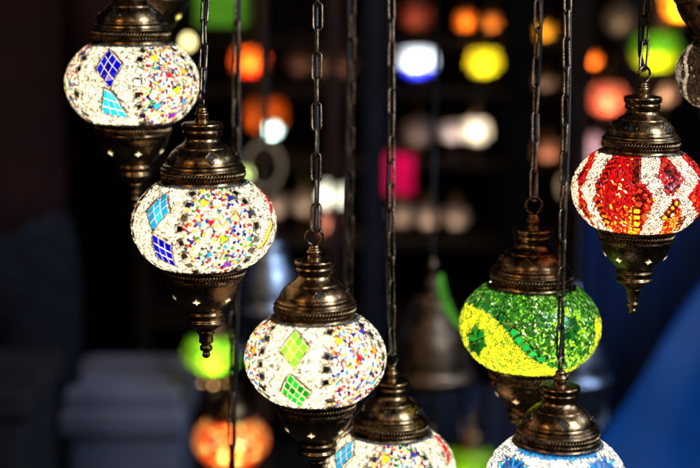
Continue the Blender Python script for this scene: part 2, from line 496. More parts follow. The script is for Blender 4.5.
def red_tiles(g):
    T = []; R_ = random.Random(5); px = g.a/70.5
    def q(x, y, sz, rot, cols, asp=1):
        p, s = g.pix(x, y); T.append(sq_tile(g, p, s, sz*px, rot, cols, asp)); T.append(sq_tile(g, p+PI, s, sz*px, rot, cols, asp))
    for y in range(162, 186, 6): q(637+.4*math.sin(y), y, 5.2, .05, [(.06, .015, .01), (.10, .02, .01)])
    for i, y in enumerate(range(192, 206, 6)): q(640-i*.5, y, 5.5, .5, [(.8, .08, .02)])
    q(647-3, 196, 6, .7, [(.85, .12, .05)])
    for y in (211, 217, 223, 229): q(637, y, 5.4, .0, [(.95, .55, .03), (.9, .3, .02)], 1.2)
    R0 = [(.55, .015, .02), (.75, .05, .02), (.5, .01, .01)]
    for i in range(6):
        a = i/5
        q(611-12*a, 162+24*a, 5, -.5, R0, 1.2)
        q(597+13*a, 200+27*a, 5, .6, [(.8, .08, .02), (.9, .25, .02)], 1.2)
    for i in range(4):
        a = i/3
        q(664+12*a, 165+12*a, 5.2, .7, R0, 1.1); q(676-8*a, 182+8*a, 5.2, -.6, R0, 1.1)
        q(676-11*a, 203+14*a, 5.2, -.8, [(.85, .1, .02), (.95, .4, .04)], 1.1)
        q(682-5*a, 219+9*a, 4.6, -.4, [(.9, .3, .03)], 1)
        q(584-5*a, 170+8*a, 4, -.6, R0, .8); q(581+7*a, 206+11*a, 4.4, .7, [(.8, .08, .02)], .8)
    q(669, 172, 6, .8, [(.04, .02, .02)]); q(672, 214, 4.5, .8, [(.95, .85, .5)])
    for t in T: t['rim'] = (.35, .04, .02); t['rim2'] = (.2, .06, .03)
    return T
def flower(cx, cy, r, n=8, rot=0):
    return cx, cy, r, n, rot
def in_flower(x, y, cx, cy, r, n, rot, sx=1.0):
    dx = (x-cx)/sx; dy = y-cy; a = np.arctan2(dy, dx)+rot; d = np.hypot(dx, dy)
    tri = abs(((a*n/(2*PI)) % 1)-.5)*2
    return d < r*(.52+.48*(1-tri)) * 1.0
def green_design(g):
    B = [(461, 300), (472, 303), (484, 309), (497, 317), (508, 328), (516, 338), (526, 348), (538, 357), (552, 365), (570, 371)]
    def fn(ph, s):
        x, y = px_fold(g, ph, s); n = len(x)
        by = np.interp(x, [p[0] for p in B], [p[1] for p in B])+2.5
        c = np.tile((.05, .20, .035), (n, 1))*rng.uniform(.35, 1.2, (n, 1))
        r = rng.random(n)
        m = r < .08; c[m] = np.array((.48, .62, .42))*rng.uniform(.6, 1, (m.sum(), 1))
        m = (r > .76); c[m] = np.array((.20, .46, .05))*rng.uniform(.6, 1.1, (m.sum(), 1))
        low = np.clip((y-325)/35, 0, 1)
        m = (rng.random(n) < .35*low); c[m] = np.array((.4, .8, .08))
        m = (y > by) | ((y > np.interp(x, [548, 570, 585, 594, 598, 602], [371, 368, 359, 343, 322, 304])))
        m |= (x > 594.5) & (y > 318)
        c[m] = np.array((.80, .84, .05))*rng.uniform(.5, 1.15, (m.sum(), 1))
        m2 = m & (rng.random(n) < .14); c[m2] = np.array((.30, .42, .03))
        halo = in_flower(x, y, 569, 326, 21, 6, .3, .8) & ~m
        c[halo] = np.array((.40, .72, .03))*rng.uniform(.6, 1.1, (halo.sum(), 1))
        return c
    return fn
def green_tiles(g):
    T = []; px = g.a/70.5
    pts = [(479, 304), (487, 307), (495, 312), (502, 318), (508, 325), (514, 332.5), (519, 340), (526, 347), (533, 353.5), (541, 358.5)]
    for i, (x, y) in enumerate(pts):
        j = min(i+1, len(pts)-1); k = max(i-1, 0)
        rot = math.atan2(pts[j][1]-pts[k][1], pts[j][0]-pts[k][0])
        p, s = g.pix(x, y)
        cl = [(.01, .12, .03)] if i < 5 else [(.02, .35, .08)]
        T.append(sq_tile(g, p, s, 6.6*px, rot, cl)); T.append(sq_tile(g, p+PI, s, 6.6*px, rot, cl))
    for (cx_, cy_, R0, sx, n, r0) in ((477, 341, 15.5, .60, 6, .3), (569, 328, 14, .80, 6, 0)):
        for k in range(n):
            a = r0+2*PI*k/n; ca, sa = math.cos(a), math.sin(a)
            loc = [(2, 0), (.6*R0, -.27*R0), (R0, 0), (.6*R0, .27*R0)]
            P = [g.pix(cx_+(x*ca-y*sa)*sx, cy_+x*sa+y*ca) for x, y in loc]
            T.append(dict(poly=P, cols=[(.01, .13, .03), (.015, .22, .04), (.008, .08, .02)], n=(2, 1) if False else (1, 1), gap=.1))
    for t in T: t['rim'] = (.10, .28, .05); t['rim2'] = (.05, .15, .03)
    return T
def blue_design(g):
    def fn(ph, s):
        x, y = px_fold(g, ph, s); n = len(x)
        c = white_chips(n, np.array((.86, .90, .88)))
        t = s/g.L
        m = (t < .07) & (abs(wrap(ph-g.front)) < .95); c[m] = np.array((.04, .32, .62))*rng.uniform(.6, 1.2, (m.sum(), 1))
        return c
    return fn
def blue_tiles(g):
    T = []
    BC = [(.02, .24, .62), (.03, .32, .68), (.015, .18, .5)]
    for (cx_, cy_, R0, sx) in ((512, 474, 22, .80), (602, 474, 22, .82)):
        n = 12
        for k in range(n):
            a = .13+2*PI*k/n; ca, sa = math.cos(a), math.sin(a)
            loc = [(3.5, -.4), (.62*R0, -.17*R0), (R0, 0), (.62*R0, .17*R0)]
            P = [g.pix(cx_+(x*ca-y*sa)*sx, cy_+(x*sa+y*ca)*.85) for x, y in loc]
            for q in (0, 1): T.append(dict(poly=[(p[0]+q*PI, p[1]) for p in P], cols=BC, gap=.08, rim=(.7, .75, .8), rim2=(.2, .4, .6)))
    return T
def dark_design(g):
    def fn(ph, s):
        n = len(ph)
        c = np.tile((.05, .035, .03), (n, 1))*rng.uniform(.4, 2, (n, 1))
        d = wrap((ph-g.front)*5)/5
        u = d*g.a; v = s-g.L*.5
        rr = np.hypot(u*1.15, v)
        m = abs(abs(u)*1.25+abs(v)*.85-g.a*.46) < g.a*.075; c[m] = np.array((.92, .86, .74))*rng.uniform(.7, 1, (m.sum(), 1))
        m = in_flower(u, v, 0, 0, g.a*.24, 6, 0) ; c[m] = np.array((.7, .66, .62))*rng.uniform(.4, 1, (m.sum(), 1))
        m = (abs(v) > g.L*.40); c[m] = np.array((.8, .55, .4))*rng.uniform(.3, 1, (m.sum(), 1))
        m = rng.random(n) < .05; c[m] = (.6, .5, .4)
        return c
    return fn
def plain_design(cols, probs, lowcol=None, lowt=.6):
    cols = np.array(cols); probs = np.array(probs)/sum(probs)
    def mk(g):
        def fn(ph, s):
            n = len(ph)
            k = rng.choice(len(cols), n, p=probs)
            c = cols[k]*rng.uniform(.7, 1.15, (n, 1))
            if lowcol is not None:
                m = s/g.L > lowt; c[m] = np.array(lowcol)*rng.uniform(.8, 1.1, (m.sum(), 1))
            return c
        return fn
    return mk

# ------------------------------------------------------------------ lamp metalwork (units: photo px of a 70.5 px globe)
def smooth_prof(pts, sub=3):
    out = []
    n = len(pts)
    for i in range(n-1):
        p0 = pts[max(i-1, 0)]; p1 = pts[i]; p2 = pts[i+1]; p3 = pts[min(i+2, n-1)]
        for k in range(sub):
            t = k/sub
            f = lambda a, b, c, d: .5*((2*b)+(-a+c)*t+(2*a-5*b+4*c-d)*t*t+(-a+3*b-3*c+d)*t*t*t)
            out.append((max(.01, f(p0[0], p1[0], p2[0], p3[0])), f(p0[1], p1[1], p2[1], p3[1])))
    out.append(pts[-1]); return out
CAP = [(43.6, 37.5), (44, 39.5), (43, 41), (41.2, 42), (40.2, 44), (40, 46), (41, 47.5)] 
CAP2 = [(41, 54), (41.4, 55.2), (40.8, 56.2), (39.6, 57), (39.3, 57.8), (38.9, 59), (37.8, 59.8), (36.4, 60.6), (36.2, 61.4), (35.4, 62.6), (35.2, 63.6), (34.2, 66), (32.4, 69), (29.8, 72), (26.6, 74.6), (25.6, 75.3), (25.4, 76.3), (23.6, 77.4), (20.6, 79), (18.2, 81), (16.8, 83), (16.2, 84.8), (16.4, 86.2)]
COLLAR = [(16, 86), (17.8, 86.6), (18.6, 88), (18.7, 91), (18.1, 92.4), (18.2, 93), (19.5, 93.8), (20, 95.2), (20, 97.8), (19, 99.4), (16, 100.2), (8, 100.6), (6.8, 101.4), (6.4, 105), (7.2, 106.3), (7.4, 107.8), (6.6, 109.2), (5.4, 110.4), (5, 113.2), (3.2, 115), (.3, 115.3)]
BOWL = [(42.6, -38.5), (43.4, -40), (43, -42), (41, -43), (40.2, -44.5)]
BOWL2 = [(40, -52.5), (40.2, -54), (38.8, -55.5), (37.6, -57), (37, -60), (35.4, -64.5), (33, -69), (30, -73.5), (26.2, -78), (22.6, -81.6), (20.2, -83.6), (19.2, -85), (19.2, -87), (20.2, -88), (20.3, -90), (18.6, -91), (17.8, -93), (18.2, -95), (19.6, -96.4), (19.6, -98.6), (17.8, -100.2), (14, -102.8), (10, -105.6), (8.2, -107.4)]
FIN = [(8, -107), (8.6, -108), (8.4, -110), (7.2, -111), (6.8, -115), (7.2, -118), (6.4, -119.4), (5, -120.4), (4.6, -122), (5.8, -123), (6.3, -125), (5.8, -127), (4, -128.2), (3.2, -129.4), (3.8, -130.6), (4.1, -132.2), (3.5, -134), (2, -135.2), (.2, -135.8)]
squash = lambda P: [(r_, 40+(h_-40)*.90 if h_ > 40 else h_) for r_, h_ in P]
CAP = squash(CAP)
def rope(mb, r, h, dh, px, n=58, fat=1.0, seg=(6, 5), tilt=.55):
    # slanted rice-grain beads around the band
    for k in range(n):
        a = 2*PI*k/n
        er = Vector((math.cos(a), math.sin(a), 0)); et = Vector((-math.sin(a), math.cos(a), 0)); ez = Vector((0, 0, 1))
        ax = (ez*math.cos(tilt)+et*math.sin(tilt)); bx = (et*math.cos(tilt)-ez*math.sin(tilt))
        c = er*r+ez*h
        wd = PI*r/n*.92*fat
        vs = []; fs = []
        M_, N_ = seg
        for i in range(N_+1):
            ph = PI*i/N_
            for j in range(M_):
                th = 2*PI*j/M_
                p = c+ax*(dh*math.cos(ph))+bx*(wd*math.sin(ph)*math.cos(th))+er*(wd*.9*math.sin(ph)*math.sin(th))
                vs.append(p*px)
        for i in range(N_):
            for j in range(M_):
                j2 = (j+1) % M_
                fs.append((i*M_+j, (i+1)*M_+j, (i+1)*M_+j2, i*M_+j2))
        mb.add(vs, fs)
def star_mesh(mb, r, h, slope, ang, size, px, off=.35, n=4, thin=.42):
    er = Vector((math.cos(ang), math.sin(ang), 0)); et = Vector((-math.sin(ang), math.cos(ang), 0)); ez = Vector((0, 0, 1))
    nrm = (er*math.cos(slope)+ez*math.sin(slope)); up = (ez*math.cos(slope)-er*math.sin(slope))
    c = er*r+ez*h+nrm*off
    vs = [c*px + nrm*0]
    for k in range(2*n):
        a = PI*k/n; rr = size if k % 2 == 0 else size*thin
        vs.append((c+et*(rr*math.cos(a))+up*(rr*math.sin(a)))*px)
    fs = [(0, 1+k, 1+(k+1) % (2*n)) for k in range(2*n)]
    mb.add(vs, fs, False)
def make_lamp(cx, cyy, a_px, depth, design, tiles, label, group='mosaic glass lamps hanging on chains', ncol=160, nrow=46, energy=1.1, bulb=(0, 0, -.035),
              colr=(1, .88, .68), starphase=0.0, ringrot=0.0, cat='hanging lamp', starmat=None, detail=True, grout=(.20, .17, .125), inset=.77, beads=False, capstars=True, capk=1):
    c = at(cx, cyy, depth); a = a_px/F*depth; px = a/70.5
    root = empty('hanging_lamp', c); tag(root, label, cat, group)
    g = Globe(a, c)
    fn = design(g) if callable(design) else design
    build_globe(g, ncol, nrow, fn, tiles(g) if tiles else [], root, grout=grout, inset=inset, beads=beads)
    seg = 84 if detail else 32
    sc = lambda P: [(r*px, h*px) for r, h in P]
    cap = MB()
    cap.lathe(sc(smooth_prof(CAP)), seg)
    cap.lathe(sc(squash([(41, 47.5), (39.5, 49), (39.5, 54.5), (41, 55.5)])), seg)
    cap.lathe(sc(smooth_prof(CAP2)), seg)
    capo = cap.build('cap', BRASS, root)
    if detail:
        for k in range(8):      # embossed ribs on the shoulder of the cap
            pass
        b = MB(); rope(b, 40.6, 50.3, 3.2, px, n=78); b.build('beaded_band', BRASS, root)
        b = MB(); rope(b, 40.0, -48.4, 3.6, px, n=78, tilt=.5); b.build('beaded_band', BRASS, root)
        if capstars:
            for k in range(5):
                ang = g.front+starphase*.7+.15+k*2*PI/5
                m = MB(); star_mesh(m, 32.4, 68.8, .60, ang, 4.6, px, off=.6, thin=.5); m.build('star_plate', HOLE, capo)
                m = MB()
                er = Vector((math.cos(ang), math.sin(ang), 0)); et = Vector((-math.sin(ang), math.cos(ang), 0)); up = Vector((0, 0, 1))*math.cos(.60)-er*math.sin(.60)
                nrm = er*math.cos(.60)+Vector((0, 0, 1))*math.sin(.60)
                cc = er*32.4+Vector((0, 0, 68.8))+nrm*.5
                pts = []
                for q in range(24):
                    t_ = 2*PI*q/24; rr = 5.2+.9*math.cos(4*t_)
                    pts.append((cc+et*rr*math.cos(t_)+up*rr*math.sin(t_))*px)
                m.sweep(pts, .55*px, 5, True); m.build('star_rim', BRASS, capo)
    b = MB(); b.lathe(sc(smooth_prof(COLLAR)), seg); b.build('collar', BRASS, root)
    b = MB(); b.lathe(sc(smooth_prof(BOWL)), seg)
    b.lathe(sc([(40.2, -44.5), (38.6, -45.5), (38.6, -51.5), (40, -52.5)]), seg)
    b.lathe(sc(smooth_prof(BOWL2)), seg); bowl = b.build('bowl', BRASS, root)
    for k in range(6):
        m = MB(); ang = g.front+math.radians(starphase)+k*PI/3
        star_mesh(m, 31.2, -72.0, -.72, ang, 4.1 if detail else 4.5, px, off=.5); m.build('star_plate', starmat or STARG, bowl)
    b = MB(); b.lathe(sc(smooth_prof(FIN)), seg//2); b.build('finial', BRASS, root)
    b = MB()
    rr = 8.3; pts = []
    for k in range(36):
        t_ = 2*PI*k/36
        pts.append((rr*px*math.cos(t_)*math.cos(ringrot), rr*px*math.cos(t_)*math.sin(ringrot), (122.5+rr*math.sin(t_))*px))
    b.sweep(pts, 1.35*px, 8, True); b.build('hanging_ring', CHAINM, root)
    if capk != 1:
        for ch in root.children:
            if ch.name.split('.')[0] in ('cap', 'collar', 'hanging_ring') or (ch.name.startswith('beaded_band') and ch.data.vertices[0].co.z > 0):
                ch.location.z = 40*px*(1-capk); ch.scale = (1, 1, capk)
    if energy > 0:
        ld = bpy.data.lights.new('bulb_light', 'POINT'); ld.energy = energy; ld.color = colr; ld.shadow_soft_size = .012*a/.065
        lo = bpy.data.objects.new('bulb_light', ld); COL.objects.link(lo); lo.parent = root
        s_ = a/.065
        f = g.front
        lo.location = (math.cos(f)*bulb[0]*s_, math.sin(f)*bulb[0]*s_, bulb[2]*s_)
    rt = random.Random(label); root.rotation_euler = (rt.uniform(-.012, .012), rt.uniform(-.012, .012), 0)
    return root, g, px

# ------------------------------------------------------------------ chains
def link_mesh(L, W, r, name='link'):
    pts = []
    R = W/2; st = L/2-R
    for k in range(9):
        a = PI*k/8; pts.append((R*math.cos(a), 0, st+R*math.sin(a)))
    for k in range(9):
        a = PI+PI*k/8; pts.append((R*math.cos(a), 0, -st+R*math.sin(a)))
    m = MB(); m.sweep(pts, r, 8, True)
    me = m.mesh(name); me.materials.append(CHAINM); return me
def chain(bot, top, label, L_px=30, W_px=10, wire=1.35, twist=0.0, drift=.02, ref=1.22, cord=None, cord_r=1.5, extend=.12):
    A = bot if isinstance(bot, Vector) else at(*bot); B = at(*top); u = ref/F
    d = (B-A); n = d.length+extend; d.normalize()
    root = empty('hanging_chain', A); tag(root, label, 'chain', 'chains the lamps hang on')
    root.rotation_mode = 'QUATERNION'
    q = Vector((0, 0, 1)).rotation_difference(d); root.rotation_quaternion = q
    L = L_px*u; pitch = L-3.9*wire*u; me = link_mesh(L-wire*u, (W_px-2*wire)*u, wire*u)
    R_ = random.Random(label)
    k = 0; z = L/2-2.2*wire*u
    while z < n:
        o = bpy.data.objects.new('link', me); COL.objects.link(o); o.parent = root
        o.location = (R_.uniform(-.3, .3)*u, 0, z)
        o.rotation_euler = (R_.uniform(-.03, .03), R_.uniform(-.03, .03), twist+(PI/2 if k % 2 else 0)+drift*k+R_.uniform(-.12, .12))
        z += pitch; k += 1
    if cord:
        pts = []
        m = 60
        for i in range(m+1):
            t = i/m; zz = t*n
            f = min(1, t*14)
            ox = (cord[0]+cord[2]*math.sin(t*9+cord[0]))*f; oy = cord[1]*f + 1.2*math.sin(t*13)*f
            pts.append((ox*u, oy*u, zz))
        c = MB(); c.sweep(pts, cord_r*u, 8); c.build('power_cord', CORD, root)
    return root
def ring_top(root, px, g):
    return root.location + Vector((0, 0, (122.5+6.5)*px))

# ================================================================== THE LAMPS IN FOCUS
dm1 = [([(109.5, 49), (122, 64), (110.5, 87), (97, 69)], (3, 3), ROYAL), ([(105, 88), (113, 93), (128, 117), (103, 112)], (3, 3), [(.03, .55, .85), (.05, .62, .9), (.02, .42, .8)])]
l1 = make_lamp(132.5, 83, 66.5, 1.36, lambda g: white_design(g, math.radians(36)),
               lambda g: white_tiles(g, math.radians(36), dm1, 1)+add_repeats(g, dm1, [(REDC, YEL), (CYANC, GREENC)]),
               'lamp with a royal blue diamond over a pale blue one, at the upper left', beads=True, starphase=8, ringrot=.4, capk=1.14)
dm2 = [([(168, 192), (169, 212), (153, 231), (148, 210)], (3, 3), CYANC), ([(152, 234), (165, 239), (176, 254), (176, 267), (156, 254)][0:4], (3, 2), ROYAL)]
dm2[1] = ([(153, 233), (171, 244), (176, 266), (158, 257)], (3, 3), ROYAL)
dm2r = [([(256, 187), (263, 190), (272, 208), (270, 217)], (1, 3), REDC+[(.6, .01, .05)]), ([(270, 219), (272, 224), (262, 246), (255, 251)], (1, 3), [(.95, .5, .03), (.95, .65, .05)])]
l2 = make_lamp(204, 224, 72, 1.22, lambda g: white_design(g, math.radians(13)),
               lambda g: white_tiles(g, math.radians(13), dm2+dm2r, 2),
               'lamp with cyan and royal blue diamonds and a red streak at its right edge', beads=True, starphase=-16, ringrot=1.45, energy=1.1)
dm3 = [([(296, 331), (309, 348), (295, 369), (281, 351)], (3, 3), [(.30, .72, .05), (.22, .60, .04), (.42, .80, .10)]), ([(290, 374), (310, 393), (300, 406), (282, 392)], (4, 3), GREENC)]
l3 = make_lamp(315.5, 357.5, 70.5, 1.2, lambda g: white_design(g, math.radians(40)),
               lambda g: white_tiles(g, math.radians(40), dm3, 3)+add_repeats(g, dm3, [(CYANC, REDC), (ROYAL, CYANC)]),
               'lamp with a lime diamond above a bright green one, in the middle front', beads=True, starphase=-9, ringrot=.15, energy=1.1)
dm4 = [([(354, 441), (353, 456), (338, 472), (336, 455)], (3, 3), CYANC), ([(338, 475), (352, 480), (360, 500), (345, 495)], (3, 3), ROYAL)]
dm4r = [([(433, 436), (439, 438), (449, 458), (447, 468)], (1, 3), REDC)]
l4 = make_lamp(390.5, 469, 65, 1.37, lambda g: white_design(g, math.radians(10)),
               lambda g: white_tiles(g, math.radians(10), dm4+dm4r, 4),
               'lamp cut off by the lower edge behind the middle lamp, cyan diamond and red streak', beads=True, starphase=5, ringrot=.7, energy=1.1)
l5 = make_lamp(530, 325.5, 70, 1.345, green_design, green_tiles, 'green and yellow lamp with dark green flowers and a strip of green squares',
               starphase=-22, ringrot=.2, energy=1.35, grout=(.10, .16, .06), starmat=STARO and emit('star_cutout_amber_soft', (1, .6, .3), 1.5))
l6 = make_lamp(556, 481.5, 70.5, 1.20, blue_design, blue_tiles, 'white lamp with spiky blue flowers, cut off by the lower edge', starphase=0, ringrot=1.2, energy=1.0, colr=(1, .92, .82))
l7 = make_lamp(638.5, 190, 66.3, 1.28, red_design, red_tiles, 'red lamp with wavy white bands and amber tiles', starphase=-33, ringrot=.6, energy=1.15, grout=(.20, .06, .045))
l8 = make_lamp(737, 73, 60, 1.325, dark_design, None, 'dim dark mirrored lamp with cream outlined tiles, cut off by the right edge', energy=.32, ringrot=.4, ncol=150, nrow=46, starmat=HOLE)  # unlit lamp; weak bulb added inside to brighten its cream outlines
l9 = make_lamp(716, -53, 70, 1.25, lambda g: white_design(g, 0), None, 'lamp above the right edge with only its dark bowl showing', energy=.3, ncol=120, nrow=36, starphase=0, starmat=HOLE)
l10 = make_lamp(150, -56, 70, 1.50, lambda g: white_design(g, 0), None, 'lamp above the upper left lamp with only its dark bowl and a yellow star showing', energy=.3, ncol=120, nrow=36, starphase=60, starmat=emit('star_yellow', (1, .85, .15), 3))

GC = 'chain of '
chain(ring_top(*[l1[0], l1[2], l1[1]])+Vector((0, 0, 11.5*l1[2])), (131, -95, 1.36), 'short chain above the lamp with the blue diamonds', twist=.3)
chain(ring_top(l2[0], l2[2], l2[1]), (205, 0, 1.22), 'chain of the lamp with cyan and royal blue diamonds', twist=1.2, drift=.0, cord=(1.5, 4, 1.2), ref=1.22, L_px=30, W_px=10)
chain((231, 500, 1.46), (237, 0, 1.46), 'chain hanging between the two left lamps and the middle lamp, past the blurred lamps', twist=.5, drift=.03, cord=(4, 0, 2.0), ref=1.4, L_px=33, W_px=10, cord_r=2.2)
chain(ring_top(l3[0], l3[2], l3[1]), (317.5, 0, 1.2), 'chain of the middle front lamp, its links seen face on', twist=0.05, drift=.005, cord=(0, 2.6, .8), ref=1.2, L_px=30, W_px=11.5, wire=1.2, cord_r=2.4)
chain((348.5, 440, 1.50), (352.5, 0, 1.50), 'thin chain hanging just left of the blurred blue grey post', twist=.8, drift=.01, cord=(-4.5, 2, 1.0), ref=1.45, L_px=27, W_px=8, wire=1.0, cord_r=2.4)
chain(ring_top(l4[0], l4[2], l4[1]), (391.5, 0, 1.37), 'chain of the lamp behind the middle lamp, in front of the pink square', twist=.75, drift=-.01, cord=(-3.4, 1.5, 1.3), ref=1.4, L_px=28, W_px=9, wire=1.2, cord_r=1.6)
chain(ring_top(l5[0], l5[2], l5[1]), (538, 0, 1.345), 'chain of the green and yellow lamp', twist=.35, drift=.02, cord=(2.8, 2, 1.4), ref=1.33, L_px=34, W_px=10, cord_r=1.8)
chain(ring_top(l6[0], l6[2], l6[1]), (567.5, 0, 1.2), 'long chain of the white lamp with blue flowers, hanging in front of the green lamp', twist=.55, drift=-.012, cord=(3.2, 1.2, 1.2), ref=1.2, L_px=34, W_px=10, cord_r=1.7)
chain(ring_top(l7[0], l7[2], l7[1]), (647.5, 0, 1.28), 'chain of the red lamp', twist=.45, drift=.01, cord=(-4, 1, 1.6), ref=1.28, L_px=34, W_px=11, cord_r=2.2)
chain(ring_top(l8[0], l8[2], l8[1]), (741, -160, 1.325), 'chain of the dim dark mirrored lamp', twist=.45)

# ================================================================== BLURRED LAMPS FURTHER BACK
BGG = 'small lit lamps deep in the shop'
def blamp(x, y, wpx, depth, cols, probs, energy, label, bulb=(.049, 0, -.012), low=None, lowt=.6, colr=(1, .85, .6), zs=1.25, **kw):
    if depth > 3: wpx *= .86
    r = make_lamp(x, y, wpx/2, depth, plain_design(cols, probs, low, lowt), None, label, BGG, ncol=56, nrow=17, energy=energy*.21, bulb=bulb,
                  colr=colr, detail=False, grout=(.25, .2, .12), inset=.86, starmat=kw.pop('sm', HOLE), capstars=False, **kw)
    r[0].scale = (1, 1, zs)
    return r[0]
WH = (.9, .88, .85); YE = (.9, .8, .03); GRN = (.25, .75, .02); OR = (.92, .22, .015); RD = (.7, .03, .01)
a = blamp(213, 352, 60, 2.75, [GRN, (.3, .75, .06), (.03, .22, .02), (.75, .85, .1)], [5, 2, 5, 2], 1.7, 'blurred lime green lamp under the left lamp with the cyan diamond', sm=STARO, starphase=0, zs=1.0)
b = blamp(231, 440, 76, 2.30, [(.92, .26, .02), RD, (.85, .15, .03), (.95, .75, .3), (.3, .1, .2)], [4, 2, 3, 3, 1], 2.0, 'blurred orange and red lamp below the lime green one', zs=1.0, bulb=(.05, .0, -.006))
blamp(250, 60, 44, 4.0, [OR, RD, (.9, .2, .01)], [4, 2, 3], 2.2, 'blurred orange red lamp beside the chain at the upper left', low=(.85, .05, .01), lowt=.75)
blamp(418, 61, 44, 4.0, [WH, (.7, .8, .95)], [4, 2], 3.6, 'blurred white lamp with a blue lower edge', low=(.03, .06, .7), lowt=.66, colr=(.9, .95, 1))
blamp(484, 61, 40, 4.0, [YE, (.7, .8, .03), (.9, .7, .05)], [4, 2, 2], 1.5, 'blurred yellow lamp right of the white and blue one', bulb=(.035, 0, -.012))
blamp(476, 130, 36, 4.0, [WH, (.95, .8, .5), (.2, .3, .6)], [6, 3, 2], 1.0, 'blurred cream lamp below the yellow one', bulb=(.04, 0, 0))
blamp(452, 131, 30, 4.15, [(.55, .5, .8), (.8, .7, .6)], [3, 3], .30, 'dim lavender lamp left of the cream one')
blamp(418, 131, 40, 4.15, [(.6, .45, .35), (.4, .35, .5)], [3, 3], .12, 'dim brown lamp above the pink square')
blamp(608, 98, 46, 3.8, [(.85, .12, .05), (.9, .45, .3), (.75, .1, .15)], [4, 3, 2], 1.5, 'blurred red lamp with a white hot centre beside the red lamp', bulb=(.05, 0, -.012))
blamp(656, 50, 58, 3.6, [(.25, .7, .01), (.1, .35, .02)], [4, 1.5], 1.3, 'blurred green yellow lamp behind the chain of the red lamp', bulb=(.04, 0, -.015), low=(.75, .85, .02), lowt=.55)
blamp(680, 4, 46, 3.6, [OR, (.9, .6, .03)], [3, 3], 2.6, 'blurred amber lamp at the upper right', bulb=(.04, 0, -.012))
blamp(265, 114, 52, 4.2, [OR, (.8, .2, .03)], [3, 3], 1.1, 'low orange lamp behind the small teal white one')
blamp(272, 130, 20, 4.0, [WH, (.5, .9, .85)], [3, 3], 1.8, 'small teal white lamp in front of the orange one', colr=(.8, 1, .95), bulb=(.02, 0, -.01))
blamp(416, 15, 40, 4.15, [(.5, .08, .06), (.4, .15, .1)], [3, 2], .30, 'dim dark red lamp on the top shelf')
blamp(466, 20, 26, 4.1, [OR, (.8, .35, .05)], [3, 2], .45, 'small dim orange lamp on the top shelf')
blamp(491, 22, 24, 4.15, [(.8, .3, .05), (.5, .2, .05)], [3, 2], .30, 'small brown orange lamp on the top shelf, right of the orange one')
blamp(592, 60, 20, 4.1, [(.85, .25, .03)], [1], .7, 'small orange lamp above the blurred red lamp')
blamp(545, 30, 24, 4.1, [(.8, .45, .05)], [1], .30, 'small amber lamp between the two right chains')
blamp(545, 84, 30, 4.1, [(.85, .6, .5)], [1], .22, 'dim pink lamp between the two right chains')
blamp(584, 146, 44, 3.9, [(.85, .65, .75), (.9, .6, .4)], [3, 2], 0.6, 'blurred pale pink lamp left of the red lamp', bulb=(.04, 0, 0), colr=(1, .85, .95))
blamp(575, 186, 40, 3.9, [(.9, .8, .7)], [1], .6, 'blurred cream lamp under the pale pink one')
blamp(548, 150, 34, 4.1, [(.7, .35, .25)], [1], .20, 'dim brown red lamp between the right chains, below the pink one')
blamp(664, 92, 34, 3.9, [(.7, .45, .35)], [1], .30, 'dim pinkish lamp under the green yellow one')
blamp(620, 20, 40, 4.2, [(.5, .38, .3)], [1], .12, 'dim grey brown lamp at the upper right')
for i, (x, lab) in enumerate(((300, 'leftmost dim reddish lamp on the shelf behind the middle chain'), (322, 'middle dim reddish lamp on the shelf behind the middle chain'), (344, 'rightmost dim reddish lamp on the shelf behind the middle chain'))):
    blamp(x, 62+i, 34, 4.15, [(.55, .28, .2), (.4, .3, .3)], [3, 2], .05, lab)  # weak bulb added inside each of these unlit lamps
for (x, y, lab, e) in ((275, 205, 'dim tan lamp on the lower shelf, right of the cyan diamond lamp', .16), (303, 203, 'dim tan lamp on the lower shelf left of the bright bulb', .14), (328, 220, 'dim pinkish red lamp below the bright bulb', .30), (402, 214, 'dim pink grey lamp below the pink square', .14),
                    (428, 216, 'dim pink grey lamp in the middle of the lower shelf', .16), (456, 216, 'dim pink grey lamp at the right end of the lower shelf', .14)):
    blamp(x, y, 32, 4.15, [(.75, .35, .3) if 'red' in lab else (.6, .48, .45)], [1], e, lab)  # these pale lamps are unlit too; a faint bulb is added in each
blamp(470, 466, 56, 2.6, [(.3, .75, .01), (.5, .8, .02)], [3, 2], 0.5, 'blurred lime lamp at the lower edge between two white lamps')

# bare bulbs out of focus
def bulb(x, y, d, r, col, st, label):
    root = empty('light_bulb', at(x, y, d)); tag(root, label, 'light bulb', 'bare bulbs deep in the shop')
    m = MB(); m.lathe([(r*.55, r*1.5), (r*.62, r*1.1), (r*.8, r*.75), (r*.98, r*.25), (r, 0), (r*.9, -r*.45), (r*.6, -r*.8), (r*.05, -r)], 20)
    m.build('glass', emit('bulb_glow', col, st), root)
    m = MB(); m.lathe([(.0005, r*2.6), (r*.5, r*2.55), (r*.55, r*1.5), (r*.5, r*1.4)], 20); m.build('socket', BRASS, root)
    m = MB(); m.sweep([(0, 0, r*2.5), (0.002, 0, r*2.5+.5)], .002, 6); m.build('power_cord', CORD, root)
bulb(188, 43, 3.9, .012, (1, .85, .35), 6, 'round yellow bulb right of the upper left lamp')
bulb(246, 175, 3.9, .012, (.8, 1, .3), 5, 'small yellow green bulb behind the lamp with the red streak')
bulb(333, 198, 4.0, .030, (1, .97, .72), 6, 'bright white bulb right of the middle chain')
bulb(325, 197, 4.1, .014, (1, .97, .72), 6, 'second white bulb touching the bright one')
bulb(682, 27, 3.6, .009, (1, .9, .75), 6, 'small white bulb left of the dim mirrored lamp')
bulb(225, 394, 2.9, .004, (.4, .9, .1), 6, 'tiny green glow of a star hole under the lime green lamp')  # emissive bead added for light through a star hole of the lamp's bowl

